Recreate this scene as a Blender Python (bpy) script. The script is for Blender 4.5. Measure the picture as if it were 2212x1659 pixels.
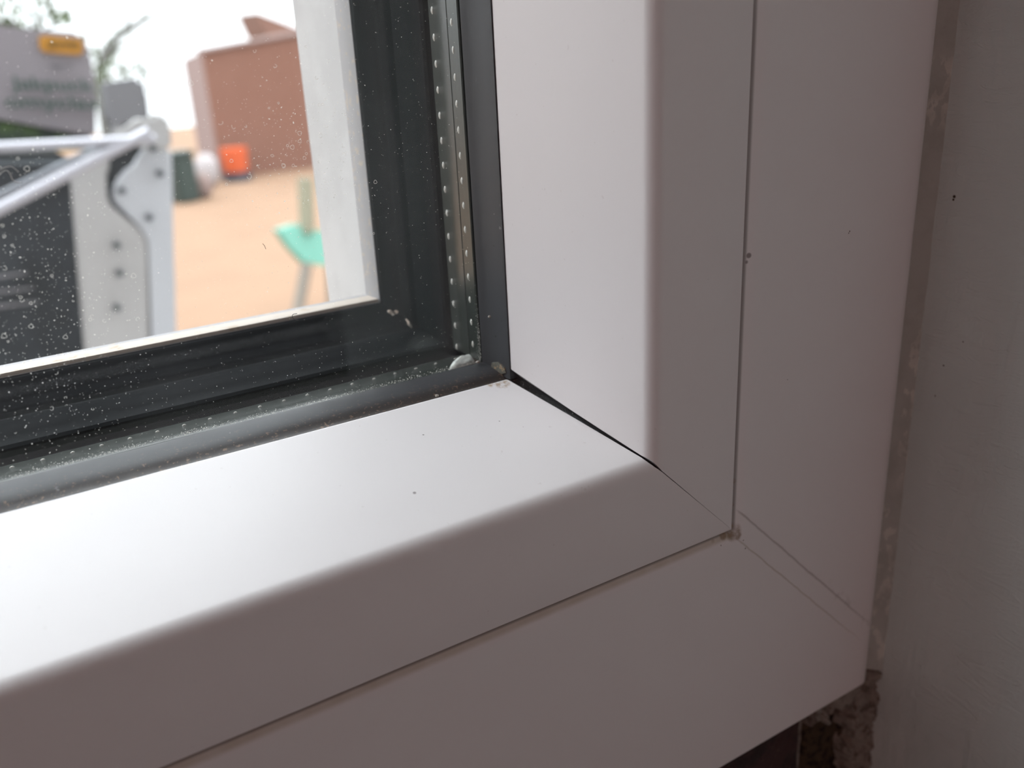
import bpy, bmesh, math, random
from mathutils import Vector, Matrix, noise as mnoise
random.seed(7)
S = 0.001                      # the window is modelled in millimetres
sc = bpy.context.scene
COL = sc.collection
for o in list(bpy.data.objects):
    bpy.data.objects.remove(o)

# ------------------------------------------------------------------ camera
F_PX = 1972.97
RX = Vector((0.8450497, -0.2272822, 0.4839770))
RY = Vector((-0.5325116, -0.2761668, 0.8001021))
RZ = Vector((-0.0481905, -0.9338494, -0.3544051))
CAM = Vector((-0.1126808, -0.1083994, 0.0891773))
cd = bpy.data.cameras.new('camera')
cam = bpy.data.objects.new('camera', cd)
COL.objects.link(cam)
rot = Matrix(((RX[0], -RX[1], -RX[2]), (RY[0], -RY[1], -RY[2]), (RZ[0], -RZ[1], -RZ[2])))
cam.matrix_world = Matrix.Translation(CAM) @ rot.to_4x4()
cd.sensor_width = 17.3
cd.lens = F_PX / 2212 * 17.3
cd.clip_start = 0.005
cd.clip_end = 200
cd.dof.use_dof = True
cd.dof.focus_distance = 0.157
cd.dof.aperture_fstop = 7.6
sc.camera = cam

# ------------------------------------------------------------------ world: bright overcast sky
SKY_LOW, SKY_HIGH = 2.3, 8.7      # overcast: brightest overhead
w = bpy.data.worlds.new('overcast')
sc.world = w
w.use_nodes = True
nt = w.node_tree
nt.nodes.clear()
wo = nt.nodes.new('ShaderNodeOutputWorld')
bg = nt.nodes.new('ShaderNodeBackground')
bg.inputs[0].default_value = (0.955, 0.975, 1.03, 1)
wtc = nt.nodes.new('ShaderNodeTexCoord')
wsp = nt.nodes.new('ShaderNodeSeparateXYZ')
wmr = nt.nodes.new('ShaderNodeMapRange')
wmr.inputs[3].default_value, wmr.inputs[4].default_value = SKY_LOW, SKY_HIGH
nt.links.new(wtc.outputs['Generated'], wsp.inputs[0])
nt.links.new(wsp.outputs[2], wmr.inputs[0])
nt.links.new(wmr.outputs[0], bg.inputs[1])
nt.links.new(bg.outputs[0], wo.inputs[0])

# ------------------------------------------------------------------ light
ROOM_W = 11.5
def area(name, loc, rot_, sx, sy, power, col, portal=False):
    l = bpy.data.lights.new(name, 'AREA')
    l.shape = 'RECTANGLE'
    l.size, l.size_y, l.energy, l.color = sx, sy, power, col
    o = bpy.data.objects.new(name, l)
    COL.objects.link(o)
    o.location = loc
    o.rotation_euler = rot_
    if portal:
        l.cycles.is_portal = True
    return o
WX, WZ = 560.0, 700.0          # window size between the seams (mm)
lp = bpy.data.lights.new('room_fill', 'POINT')  # added warm fill to brighten the room-side faces, not a known lamp
lp.energy, lp.color, lp.shadow_soft_size = ROOM_W, (1.0, 0.54, 0.50), 0.30
lo = bpy.data.objects.new('room_fill', lp)
COL.objects.link(lo)
lo.location = (-1.25, -1.45, 0.8)
area('window_portal', (-WX * S / 2, 0.105, WZ * S / 2), (math.radians(-90), 0, 0), WX * S, WZ * S, 1, (1, 1, 1), True)
sc.view_settings.view_transform = 'Standard'
sc.view_settings.look = 'None'
sc.view_settings.exposure = 0.0
sc.view_settings.gamma = 1.0
sc.view_settings.use_curve_mapping = False

# ------------------------------------------------------------------ materials
class Mat:
    def __init__(s, name, base=(.8, .8, .8), rough=.5, metal=0.0, spec=.5):
        s.m = bpy.data.materials.new(name)
        s.m.use_nodes = True
        s.t = s.m.node_tree
        s.b = s.t.nodes['Principled BSDF']
        s.col = None
        s.b.inputs['Base Color'].default_value = (*base, 1)
        s.base = base
        s.b.inputs['Roughness'].default_value = rough
        s.b.inputs['Metallic'].default_value = metal
        s.b.inputs['Specular IOR Level'].default_value = spec
        s.tc = None
    def coord(s):
        if not s.tc:
            s.tc = s.t.nodes.new('ShaderNodeTexCoord')
        return s.tc.outputs['Object']
    def sep(s):
        n = s.t.nodes.new('ShaderNodeSeparateXYZ')
        s.t.links.new(s.coord(), n.inputs[0])
        return n.outputs
    def put(s, sock, v):
        if hasattr(v, 'is_output') or hasattr(v, 'links'):
            s.t.links.new(v, sock)
        elif isinstance(v, (tuple, list)):
            sock.default_value = (*v, 1) if len(v) == 3 and len(sock.default_value) == 4 else v
        else:
            sock.default_value = v
    def M(s, op, a, b=0.0, c=None):
        n = s.t.nodes.new('ShaderNodeMath')
        n.operation = op
        s.put(n.inputs[0], a)
        s.put(n.inputs[1], b)
        if c is not None:
            s.put(n.inputs[2], c)
        return n.outputs[0]
    def noise(s, scale, detail=3, rough=.5, stretch=(1, 1, 1), dist=0):
        mp = s.t.nodes.new('ShaderNodeMapping')
        mp.inputs['Scale'].default_value = stretch
        s.t.links.new(s.coord(), mp.inputs[0])
        n = s.t.nodes.new('ShaderNodeTexNoise')
        n.inputs['Scale'].default_value = scale
        n.inputs['Detail'].default_value = detail
        n.inputs['Roughness'].default_value = rough
        n.inputs['Distortion'].default_value = dist
        s.t.links.new(mp.outputs[0], n.inputs['Vector'])
        return n.outputs['Fac']
    def ramp(s, v, a, b):
        n = s.t.nodes.new('ShaderNodeMapRange')
        n.interpolation_type = 'SMOOTHSTEP'
        s.put(n.inputs[0], v)
        n.inputs[1].default_value = a
        n.inputs[2].default_value = b
        return n.outputs[0]
    def mix(s, fac, colr):
        n = s.t.nodes.new('ShaderNodeMix')
        n.data_type = 'RGBA'
        s.put(n.inputs[0], fac)
        if s.col is None:
            n.inputs[6].default_value = (*s.base, 1)
        else:
            s.t.links.new(s.col, n.inputs[6])
        n.inputs[7].default_value = (*colr, 1)
        s.col = n.outputs[2]
        s.t.links.new(s.col, s.b.inputs['Base Color'])
        return s
    def spots(s, pts):
        """union of small round stains: (x, y, z, radius) in millimetres"""
        out = None
        for x, y, z, r in pts:
            d = s.t.nodes.new('ShaderNodeVectorMath')
            d.operation = 'DISTANCE'
            s.t.links.new(s.coord(), d.inputs[0])
            d.inputs[1].default_value = (x * S, y * S, z * S)
            k = s.ramp(d.outputs['Value'], r * S * 1.15, r * S * .6)
            out = k if out is None else s.M('MAXIMUM', out, k)
        return out
    def bump(s, h, strength=.3, dist=.001):
        n = s.t.nodes.new('ShaderNodeBump')
        n.inputs['Strength'].default_value = strength
        n.inputs['Distance'].default_value = dist
        s.put(n.inputs['Height'], h)
        s.t.links.new(n.outputs[0], s.b.inputs['Normal'])
        return s

UPVC = (.85, .84, .845)
def upvc_bead():
    m = Mat('white_upvc_bead', UPVC, .38)
    x, y, z = m.sep()
    # faint grime specks, and a tan stain where the bead meets the gasket at the corner
    sp = m.ramp(m.noise(900, 2, .5), .735, .76)
    m.mix(m.M('MULTIPLY', sp, .18), (.5, .45, .42))
    m.mix(m.M('MULTIPLY', m.spots([(-31.5, 29.5, 28.9, 1.7), (-33.5, 30, 29.0, 1.0)]), m.ramp(m.noise(900, 4, .7), .40, .62)), (.50, .40, .30))
    m.mix(m.spots([(-46, 12, 24, .18), (-35, 17, 25, .16), (-38, 20, 26, .14), (-60, 10, 23, .3), (-52, 22, 26.5, .2)]), (.35, .33, .33))
    return m.m
def upvc_frame():
    m = Mat('white_upvc_frame', UPVC, .42)
    x, y, z = m.sep()
    wob = m.M('MULTIPLY', m.M('SUBTRACT', m.noise(160, 3, .6), .5), .0009)
    s1 = m.M('ADD', m.M('ADD', x, z), wob)
    # the cleaned weld at the corner: a pale ridge line and a darker scribed line beside it
    inside = m.ramp(x, .0008, .0025)
    fade = m.ramp(x, .046, .030)
    l1 = m.M('MULTIPLY', m.ramp(m.M('ABSOLUTE', m.M('SUBTRACT', s1, -.0010)), .00032, .00008), m.M('MULTIPLY', inside, fade))
    l2 = m.M('MULTIPLY', m.ramp(m.M('ABSOLUTE', m.M('SUBTRACT', s1, .0050)), .00045, .0001), m.M('MULTIPLY', inside, m.ramp(x, .050, .036)))
    m.mix(m.M('MULTIPLY', l1, .5), (.42, .37, .28))
    m.mix(m.M('MULTIPLY', l2, .55), (.36, .33, .32))
    patch = m.M('MULTIPLY', m.ramp(m.noise(240, 4, .7), .54, .64), m.M('MULTIPLY', m.ramp(m.M('ABSOLUTE', m.M('SUBTRACT', s1, .0048)), .004, .0), m.ramp(x, .022, .036)))
    m.mix(m.M('MULTIPLY', patch, .30), (.40, .37, .35))
    # seam grime against the bead, plus its crevice shade painted as a dark line
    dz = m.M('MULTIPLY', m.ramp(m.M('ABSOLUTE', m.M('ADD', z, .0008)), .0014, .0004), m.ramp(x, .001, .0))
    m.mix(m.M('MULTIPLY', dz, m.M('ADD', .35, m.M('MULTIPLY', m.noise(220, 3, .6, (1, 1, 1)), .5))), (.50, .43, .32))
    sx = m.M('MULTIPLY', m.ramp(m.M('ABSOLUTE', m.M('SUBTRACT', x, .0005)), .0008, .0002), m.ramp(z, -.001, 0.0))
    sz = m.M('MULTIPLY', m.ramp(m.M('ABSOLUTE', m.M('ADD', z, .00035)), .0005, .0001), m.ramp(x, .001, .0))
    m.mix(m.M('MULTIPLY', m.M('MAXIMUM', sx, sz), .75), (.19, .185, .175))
    dn = m.M('MULTIPLY', m.ramp(m.noise(420, 5, .7), .30, .62), m.spots([(.6, .6, -.8, 1.9), (1.6, .4, -1.8, 1.0), (-1.8, .8, -.8, 1.0), (-4.5, .8, -1.1, .5), (.6, 1, 5, .4), (.6, 1, 10, .6)]))
    m.mix(m.M('MULTIPLY', dn, .8), (.24, .16, .08))
    m.mix(m.spots([(1.4, .3, 52.6, .55), (1.0, .3, 51.5, .45)]), (.30, .27, .27))
    m.mix(m.spots([(26.6, 0, 53.1, .17), (26.4, 0, 52.8, .14), (12.5, 0, 27.5, .10), (.7, .9, 4, .18), (3.0, 0, -3.2, .14), (3.6, 0, -5.2, .18), (-2.8, .1, -2.3, .14)]), (.10, .08, .07))
    h = m.M('ADD', m.M('SUBTRACT', m.M('MULTIPLY', l1, .8), m.M('MULTIPLY', l2, 1.0)), m.M('MULTIPLY', m.noise(45, 2, .5), .12))
    m.bump(h, .35, .0004)
    return m.m
def rubber(name, dirt):
    m = Mat(name, (.056, .058, .063), .45, spec=.3)
    x, y, z = m.sep()
    n = m.noise(500, 3, .6)
    if dirt:
        m.mix(m.M('MULTIPLY', m.ramp(z, .0301, .0289), .9), (.034, .025, .021))
        k = m.M('MULTIPLY', m.ramp(z, .0305, .0290), m.ramp(m.noise(1400, 4, .7), .56, .66))
        m.mix(m.M('MULTIPLY', k, .6), (.28, .18, .12))
    else:
        m.mix(m.spots([(-29.5, 33, 54, .12), (-29.2, 32, 40, .22), (-29.6, 34, 36.5, .2), (-29.2, 32, 32.5, .2)]), (.02, .02, .02))
    m.mix(m.M('MULTIPLY', m.ramp(n, .70, .78), .35), (.30, .30, .30))
    return m.m
def black_foil():
    m = Mat('black_outer_profile', (.0035, .0042, .0050), .62, spec=.03)
    st = m.noise(260, 4, .65, (1, 1, .05))
    sh = m.noise(260, 4, .65, (.05, 1, 1))
    n = m.M('MULTIPLY', m.ramp(m.M('MAXIMUM', st, sh), .55, .78), .35)
    m.mix(n, (.014, .016, .017))
    cl = m.M('MULTIPLY', m.ramp(m.noise(70, 4, .6), .5, .75), .35)
    m.mix(cl, (.010, .0115, .012))
    return m.m
def spacer_mat():
    m = Mat('milled_spacer', (.026, .031, .026), .30, spec=.7)
    st = m.noise(1800, 3, .6, (1, 1, .01))
    sh = m.noise(1800, 3, .6, (.01, 1, 1))
    m.mix(m.M('MULTIPLY', m.ramp(m.M('MULTIPLY', m.M('ADD', st, sh), .5), .42, .62), .5), (.010, .012, .011))
    return m.m

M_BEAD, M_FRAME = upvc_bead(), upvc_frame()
M_GASK_B, M_GASK_R = rubber('grey_rubber_soiled', True), rubber('grey_rubber', False)
M_BLACK, M_SPACER = black_foil(), spacer_mat()
M_DOT = Mat('spacer_perforation', (.50, .50, .46), .35).m
M_SEAL = Mat('black_seal', (.010, .011, .012), .25, spec=.6)
M_SEAL.bump(M_SEAL.noise(900, 4, .7), .6, .0004)
M_SEAL.mix(M_SEAL.ramp(M_SEAL.noise(1600, 4, .7), .64, .72), (.16, .17, .16))
M_SEAL = M_SEAL.m
def glass():
    m = bpy.data.materials.new('window_glass')
    m.use_nodes = True
    t = m.node_tree
    t.nodes.clear()
    N = t.nodes.new
    o = N('ShaderNodeOutputMaterial')
    tr = N('ShaderNodeBsdfTransparent')
    tr.inputs[0].default_value = (.975, .985, .98, 1)
    gl = N('ShaderNodeBsdfGlossy')
    gl.inputs['Roughness'].default_value = 0.0
    fr = N('ShaderNodeFresnel')
    # same reflectance at both faces of the pane, which is crossed without bending the ray
    ge, io = N('ShaderNodeNewGeometry'), N('ShaderNodeMapRange')
    io.inputs[3].default_value, io.inputs[4].default_value = 1.38, 1 / 1.38
    t.links.new(ge.outputs['Backfacing'], io.inputs[0])
    t.links.new(io.outputs[0], fr.inputs[0])
    mx = N('ShaderNodeMixShader')
    t.links.new(fr.outputs[0], mx.inputs[0])
    t.links.new(tr.outputs[0], mx.inputs[1])
    t.links.new(gl.outputs[0], mx.inputs[2])
    # thin film of dirt
    df = N('ShaderNodeBsdfTranslucent')
    df.inputs[0].default_value = (.9, .9, .9, 1)
    tc = N('ShaderNodeTexCoord')
    nz = N('ShaderNodeTexNoise')
    nz.inputs['Scale'].default_value = 38
    nz.inputs['Detail'].default_value = 5
    t.links.new(tc.outputs['Object'], nz.inputs['Vector'])
    mr = N('ShaderNodeMapRange')
    mr.inputs[1].default_value, mr.inputs[2].default_value = .35, .75
    mr.inputs[3].default_value, mr.inputs[4].default_value = .0003, .004
    t.links.new(nz.outputs['Fac'], mr.inputs[0])
    m2 = N('ShaderNodeMixShader')
    t.links.new(mr.outputs[0], m2.inputs[0])
    t.links.new(mx.outputs[0], m2.inputs[1])
    t.links.new(df.outputs[0], m2.inputs[2])
    t.links.new(m2.outputs[0], o.inputs[0])
    return m
M_GLASS = glass()
def dust_mat():
    m = bpy.data.materials.new('pale_dust')
    m.use_nodes = True
    t = m.node_tree
    t.nodes.clear()
    N = t.nodes.new
    o, a, b, x = N('ShaderNodeOutputMaterial'), N('ShaderNodeBsdfDiffuse'), N('ShaderNodeBsdfTranslucent'), N('ShaderNodeMixShader')
    a.inputs[0].default_value = (.85, .83, .78, 1)
    b.inputs[0].default_value = (.80, .79, .74, 1)
    x.inputs[0].default_value = .6
    t.links.new(a.outputs[0], x.inputs[1])
    t.links.new(b.outputs[0], x.inputs[2])
    t.links.new(x.outputs[0], o.inputs[0])
    return m
M_DUST = dust_mat()
def plain(name, c, r=.6, metal=0, nscale=None, c2=None, lo=.4, hi=.6):
    m = Mat(name, c, r, metal)
    if nscale:
        m.mix(m.ramp(m.noise(nscale, 5, .6), lo, hi), c2)
    return m.m
def plaster(name, c):
    m = Mat(name, c, .75, spec=.25)
    stroke = m.noise(60, 4, .6, (1, 1.4, .35), 1.5)
    arcs = m.noise(210, 3, .6, (1, .5, 1.6), 2.5)
    m.mix(m.M('MULTIPLY', m.ramp(m.noise(28, 4, .55), .42, .66), .30), tuple(v * .84 for v in c))
    m.mix(m.M('MULTIPLY', m.ramp(stroke, .60, .72), .16), tuple(v * .7 for v in c))
    m.mix(m.spots([(53.8, -2.3, 56.2, .35), (53.8, -2.2, 55.6, .25)]), (.06, .045, .03))
    m.mix(m.spots([(53.8, -4.5, 22, .2), (53.8, -3.5, 15, .17), (53.8, -8, 28, .15)]), (.08, .07, .07))
    m.bump(m.M('ADD', stroke, m.M('MULTIPLY', arcs, .6)), .42, .0016)
    return m.m
M_PLASTER = plaster('grey_white_plaster', (.70, .80, .79))
M_ROOM = plain('room_paint', (.30, .27, .255), .8)
M_FLOOR = plain('floor_boards', (.16, .10, .07), .6)
M_REVEAL = plain('white_masonry_paint', (0.41, 0.405, 0.405), .8, nscale=60, c2=(0.37, 0.365, 0.365))
M_EDGE = plain('grey_mastic', (.27, .265, .27), .7, nscale=700, c2=(.36, .31, .26), lo=.55, hi=.65)
M_CREAM = plain('cream_sill', (.36, .31, .265), .7, nscale=300, c2=(.28, .22, .16), lo=.55, hi=.7)

# ------------------------------------------------------------------ helpers
def link(name, me, mats, parent=None, smooth=None):
    o = bpy.data.objects.new(name, me)
    COL.objects.link(o)
    for m in (mats if isinstance(mats, (list, tuple)) else [mats]):
        me.materials.append(m)
    if parent:
        o.parent = parent
    if smooth:
        me.shade_smooth()
        try:
            me.set_sharp_from_angle(angle=math.radians(smooth))
        except Exception:
            pass
    return o
def obj(name, bm, mats, parent=None, smooth=None):
    bmesh.ops.recalc_face_normals(bm, faces=bm.faces[:])
    me = bpy.data.meshes.new(name)
    bm.to_mesh(me)
    bm.free()
    return link(name, me, mats, parent, smooth)
def tag(o, label=None, cat=None, group=None, kind=None):
    if label: o['label'] = label
    if cat: o['category'] = cat
    if group: o['group'] = group
    if kind: o['kind'] = kind
    return o
def empty(name, loc=(0, 0, 0)):
    o = bpy.data.objects.new(name, None)
    COL.objects.link(o)
    o.location = loc
    o.empty_display_size = .02
    return o
def adopt(child, parent):
    child.parent = parent
    child.matrix_parent_inverse = Matrix.Translation(-parent.location)
    return child
def box(bm, x0, x1, y0, y1, z0, z1, mi=0, k=S):
    vs = [bm.verts.new((x * k, y * k, z * k)) for x in (x0, x1) for y in (y0, y1) for z in (z0, z1)]
    for f in ((0, 1, 3, 2), (4, 6, 7, 5), (0, 4, 5, 1), (2, 3, 7, 6), (0, 2, 6, 4), (1, 5, 7, 3)):
        bm.faces.new([vs[i] for i in f]).material_index = mi
def corner(side, wv, y, end, gap=0.0):
    """point of a swept profile at distance wv inside the seam rectangle; end 0/1; gap shortens the bar (mm)"""
    L, R, B, T = -WX + wv, -wv, wv, WZ - wv
    if side == 'right':
        return (R, y, (B + gap) if end == 0 else T)
    if side == 'bottom':
        return ((R - gap) if end == 0 else L, y, B)
    if side == 'left':
        return (L, y, B if end == 0 else T)
    return (R if end == 0 else L, y, T)
def bar(side, prof, gaps=None):
    bm = bmesh.new()
    r0 = [bm.verts.new(Vector(corner(side, a, y, 0, gaps[i] if gaps else 0)) * S) for i, (a, y) in enumerate(prof)]
    r1 = [bm.verts.new(Vector(corner(side, a, y, 1)) * S) for a, y in prof]
    n = len(prof)
    for i in range(n):
        j = (i + 1) % n
        bm.faces.new((r0[i], r0[j], r1[j], r1[i]))
    bm.faces.new(r0)
    bm.faces.new(r1[::-1])
    return bm
def ring(prof, prof_b=None):
    bm = bmesh.new()
    cs = [('right', 0), ('right', 1), ('left', 1), ('left', 0)]
    rings = [[bm.verts.new(Vector(corner(s_, a, y, e)) * S) for a, y in prof] for s_, e in cs]
    if prof_b:
        for k in (0, 3):
            for v, (a, y) in zip(rings[k], prof_b):
                v.co.z = a * S
    n = len(prof)
    for k in range(4):
        A, B = rings[k], rings[(k + 1) % 4]
        for i in range(n):
            j = (i + 1) % n
            bm.faces.new((A[i], A[j], B[j], B[i]))
    return bm
def arc(cx, cy, r, a0, a1, n=8):
    return [(cx + r * math.cos(math.radians(a0 + (a1 - a0) * i / n)), cy + r * math.sin(math.radians(a0 + (a1 - a0) * i / n))) for i in range(n + 1)]
def ray(px, py):
    v = Vector((px - 1106.0, py - 829.5, F_PX))
    return Vector((RX.dot(v), RY.dot(v), RZ.dot(v))).normalized()
def on(px, py, axis, val):
    d = ray(px, py)
    return CAM + d * ((val - CAM[axis]) / d[axis])

# ------------------------------------------------------------------ the window
win = empty('window_1')
tag(win, kind='structure')
# frame profile in (w, y): w negative is outwards over the wall
fr = [(-0.14, 40), (-0.14, 3.2), (-0.22, 1.6), (-.38, .95), (-.7, .66), (-1.1, .55), (-1.5, .42), (-2.1, .2), (-2.8, .03), (-4, 0)]
fr += [(-42, 0)] + arc(-43.5, 6.5, 6.5, -90, -180, 10) + [(-50, 60), (22, 60), (22, 40)]
# the bottom member is deeper and its lower arris is crisper
frb = [(a if a > -40 else (-57.5 if y > 2 else -56.6 - .9 * (y / 2) ** .5 if a < -43.5 else -56), y) for a, y in fr]
fbm = ring(fr, frb)
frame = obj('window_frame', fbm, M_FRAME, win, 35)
# glazing bead profile
e0 = 3.0
slope = math.degrees(math.atan2(30.5 - 1.5, 29 - 20.6))
bead = [(0.1, 30), (0.1, .35), (0.35, .05), (1.0, -.05)]
c_ = (20.7 - 2.9, 2.9)
bead += [(10, -.05)] + arc(c_[0], c_[1] - .05, 2.9, -90, -16, 10) + [(24.9, 16.2), (28.9, 30.0), (28.6, 31.2), (27.5, 31.5), (24, 31.5), (24, 34), (6, 34), (4, 30)]
g_r, g_b = [], []
for a, y in bead:
    if a > 17.5 and y < 31.6:
        t = max(0, (y - 3)) / 28
        if a < 21.5 and y < 4:            # small chip at the rounded arris
            q = 1 - abs((math.degrees(math.atan2(y - 2.9, a - 17.8)) + 48) / 45)
            g_r.append(.10 + .62 * max(0, q)); g_b.append(.03 + .25 * max(0, q))
        else:
            g_r.append(.07 + 1.9 * t ** 1.2); g_b.append(.06 + .85 * t ** 1.2)
    else:
        g_r.append(.03); g_b.append(.02)
for s_, g in (('right', g_r), ('bottom', g_b), ('left', None), ('top', None)):
    obj('glazing_bead', bar(s_, bead, g), M_BEAD, win, 28)
# black seal showing in the open mitre: a fin lying in the mitre plane, just under the surface
bm = bmesh.new()
path = [(19.0, 1.5), (20.2, 4.5), (24.0, 17), (27.9, 30.4), (28.6, 31.8)]
for k in range(len(path) - 1):
    pass
ringsv = []
for i, (a, y) in enumerate(path):
    t = i / (len(path) - 1)
    hw = .15 + 1.45 * t
    lift = [-.2, -.45, -.55, -.45, -.1][i]
    a2 = a + lift
    cx, cz = -a2, a2
    ringsv.append([bm.verts.new(Vector((cx + sgn[0], y + dy, cz + sgn[1])) * S) for sgn, dy in
                   (((-hw, -hw * .2), 0), ((-hw * .3, .25 + hw * .25), -.1), ((hw * .5, hw), 0), ((3, -1), 1), ((1.5, -3), 1))])
for A, B in zip(ringsv, ringsv[1:]):
    for i in range(5):
        j = (i + 1) % 5
        bm.faces.new((A[i], A[j], B[j], B[i]))
bm.faces.new(ringsv[0]); bm.faces.new(ringsv[-1][::-1])
tag(obj('corner_seal', bm, M_SEAL, win, 40), 'black shiny seal showing in the open mitre of the beads')
# gaskets: vertical one runs down over the end of the bottom one
def gasket(side, prof, ends):
    bm = bmesh.new()
    rr = []
    segs = 40
    for k in range(segs + 1):
        t = k / segs
        row = []
        for a, y in prof:
            if side == 'right':
                z = ends[0] + (ends[1] - ends[0]) * t
                row.append(bm.verts.new(Vector((-a, y, z)) * S))
            elif side == 'left':
                z = ends[0] + (ends[1] - ends[0]) * t
                row.append(bm.verts.new(Vector((-WX + a, y, z)) * S))
            elif side == 'bottom':
                x = ends[0] + (ends[1] - ends[0]) * t
                row.append(bm.verts.new(Vector((x, y, a + .06 * math.sin(x * .23) + .03 * math.sin(x * .9))) * S))
            else:
                x = ends[0] + (ends[1] - ends[0]) * t
                row.append(bm.verts.new(Vector((x, y, WZ - a)) * S))
        rr.append(row)
    n = len(prof)
    for A, B in zip(rr, rr[1:]):
        for i in range(n):
            j = (i + 1) % n
            bm.faces.new((A[i], A[j], B[j], B[i]))
    bm.faces.new(rr[0]); bm.faces.new(rr[-1][::-1])
    return bm
gv = [(26, 30.6), (29.0, 30.3), (29.15, 31.0), (29.35, 33), (29.75, 35.4), (30.15, 36.8), (30.45, 37.5), (30.55, 37.9), (30.4, 38.0), (26, 38.0)]
gb = [(26, 30.6), (28.75, 30.7), (28.8, 31.6), (29.3, 32.4), (29.9, 34.2), (30.3, 36.2), (30.5, 37.2), (30.55, 37.9), (30.4, 38.0), (26, 38.0)]
gv2 = [(a + .12, y) for a, y in gv]
obj('gasket', gasket('right', gv2, (28.7, WZ - 27)), M_GASK_R, win, 50)
obj('gasket', gasket('bottom', gb, (-29.6, -WX + 27)), M_GASK_B, win, 50)
obj('gasket', gasket('left', gv, (28.7, WZ - 27)), M_GASK_R, win, 50)
obj('gasket', gasket('top', gv, (-29.6, -WX + 27)), M_GASK_R, win, 50)
# torn flap at the foot of the vertical gasket
bm = bmesh.new()
pts = [(-29.9, 35.6, 29.3), (-29.85, 35.2, 31.0), (-29.5, 33.4, 31.5), (-29.3, 31.6, 30.9), (-29.2, 31.2, 29.9), (-29.5, 33.0, 29.1)]
a_ = [bm.verts.new(Vector((x - .28, y, z)) * S) for x, y, z in pts]
b_ = [bm.verts.new(Vector((x + .3, y, z)) * S) for x, y, z in pts]
bm.faces.new(a_); bm.faces.new(b_[::-1])
for i in range(6):
    j = (i + 1) % 6
    bm.faces.new((a_[i], b_[i], b_[j], a_[j]))
tag(obj('gasket_flap', bm, plain('soiled_rubber', (.12, .12, .10), .6, nscale=1500, c2=(.32, .24, .15), lo=.55, hi=.6), win), 'small torn soiled flap at the foot of the gasket')
# double glazing: two panes with the perforated spacer between them
W0 = 24.0
for y0 in (38.0, 51.1):
    bm = bmesh.new()
    box(bm, -WX + W0, -W0, y0 + .02, y0 + 1.6, W0, WZ - W0)
    obj('glass_pane', bm, M_GLASS, win)
def spacer(side):
    a = 30.2 if side == 'right' else 28.2
    dk = 1.0 if side == 'right' else .55
    bm = bar(side, [(26, 39.7), (a - .2, 39.7), (a, 39.9), (a, 43.4), (a - .10, 43.5), (a - .10, 43.7), (a, 43.8), (a, 50.4), (a - .5, 51.0), (26, 51.0)])
    for yy, off in ((42.1, 0.0), (49.0, -2.3)):
        t = a + 2.8 + off
        end = 330 if side == 'right' else 330
        while t < end:
            if side == 'right':
                c, ax, up, lat = Vector((-a, yy, t)), Vector((0, 0, 1)), Vector((-1, 0, 0)), Vector((0, 1, 0))
            else:
                c, ax, up, lat = Vector((-t - 2, yy, a)), Vector((-1, 0, 0)), Vector((0, 0, 1)), Vector((0, 1, 0))
            n = 10
            rim = [bm.verts.new((c + ax * (.68 * dk * math.cos(q)) + lat * (.34 * dk * math.sin(q))) * S) for q in [2 * math.pi * i / n for i in range(n)]]
            mid = [bm.verts.new((c + up * .16 + ax * (.40 * dk * math.cos(q)) + lat * (.20 * dk * math.sin(q))) * S) for q in [2 * math.pi * i / n for i in range(n)]]
            for i in range(n):
                j = (i + 1) % n
                bm.faces.new((rim[i], rim[j], mid[j], mid[i])).material_index = 1
            bm.faces.new(mid).material_index = 1
            t += 4.55
    return bm
for s_ in ('right', 'bottom'):
    obj('spacer_bar', spacer(s_), [M_SPACER, M_DOT], win, 40)
for s_ in ('left', 'top'):
    obj('spacer_bar', bar(s_, [(26, 39.7), (30.2, 39.7), (30.2, 51), (26, 51)]), M_SPACER, win)
# black outer profile beyond the outer pane: several ridges
blk = [(24, 52.9), (30.0, 52.9), (30.5, 53.4), (30.7, 56.2), (31.1, 56.8), (31.3, 59.6), (31.7, 60.4), (31.9, 62.8), (32.6, 63.5), (33.2, 64.3), (33.7, 65.4), (34.3, 66.0), (35.0, 66.9), (35.5, 67.7), (36.3, 68.3), (36.85, 69.0), (36.95, 70.0), (24, 70.0)]
tag(obj('outer_profile', ring(blk), M_BLACK, win, 30), 'black ridged profile outside the glass')
# black edge seal hiding the rim of the glass unit
obj('edge_seal', ring([(24.2, 38.2), (25.9, 38.2), (25.9, 52.8), (24.2, 52.8)]), M_BLACK, win)
# outside caulk band against the reveal
tag(obj('outer_caulk', ring([(20, 70.0), (37.1, 70.0), (37.3, 70.6), (37.7, 73), (37.7, 75.9), (20, 75.9)]), M_EDGE, win, 40), 'grey caulk band outside')
# cream sloping outer sill
bm = bmesh.new()
pr_ = [(70.05, 37.25), (70.2, 37.75), (74.5, 37.7), (76, 36.9), (135, 8), (135, -2), (70.05, -2)]
A = [bm.verts.new(Vector((-37.4, y, z)) * S) for y, z in pr_]
B = [bm.verts.new(Vector((-WX + 37.4, y, z)) * S) for y, z in pr_]
for i in range(len(pr_)):
    j = (i + 1) % len(pr_)
    bm.faces.new((A[i], A[j], B[j], B[i]))
bm.faces.new(A); bm.faces.new(B[::-1])
tag(obj('window_sill', bm, M_CREAM, win, 30), 'cream outer sill sloping away')
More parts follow.
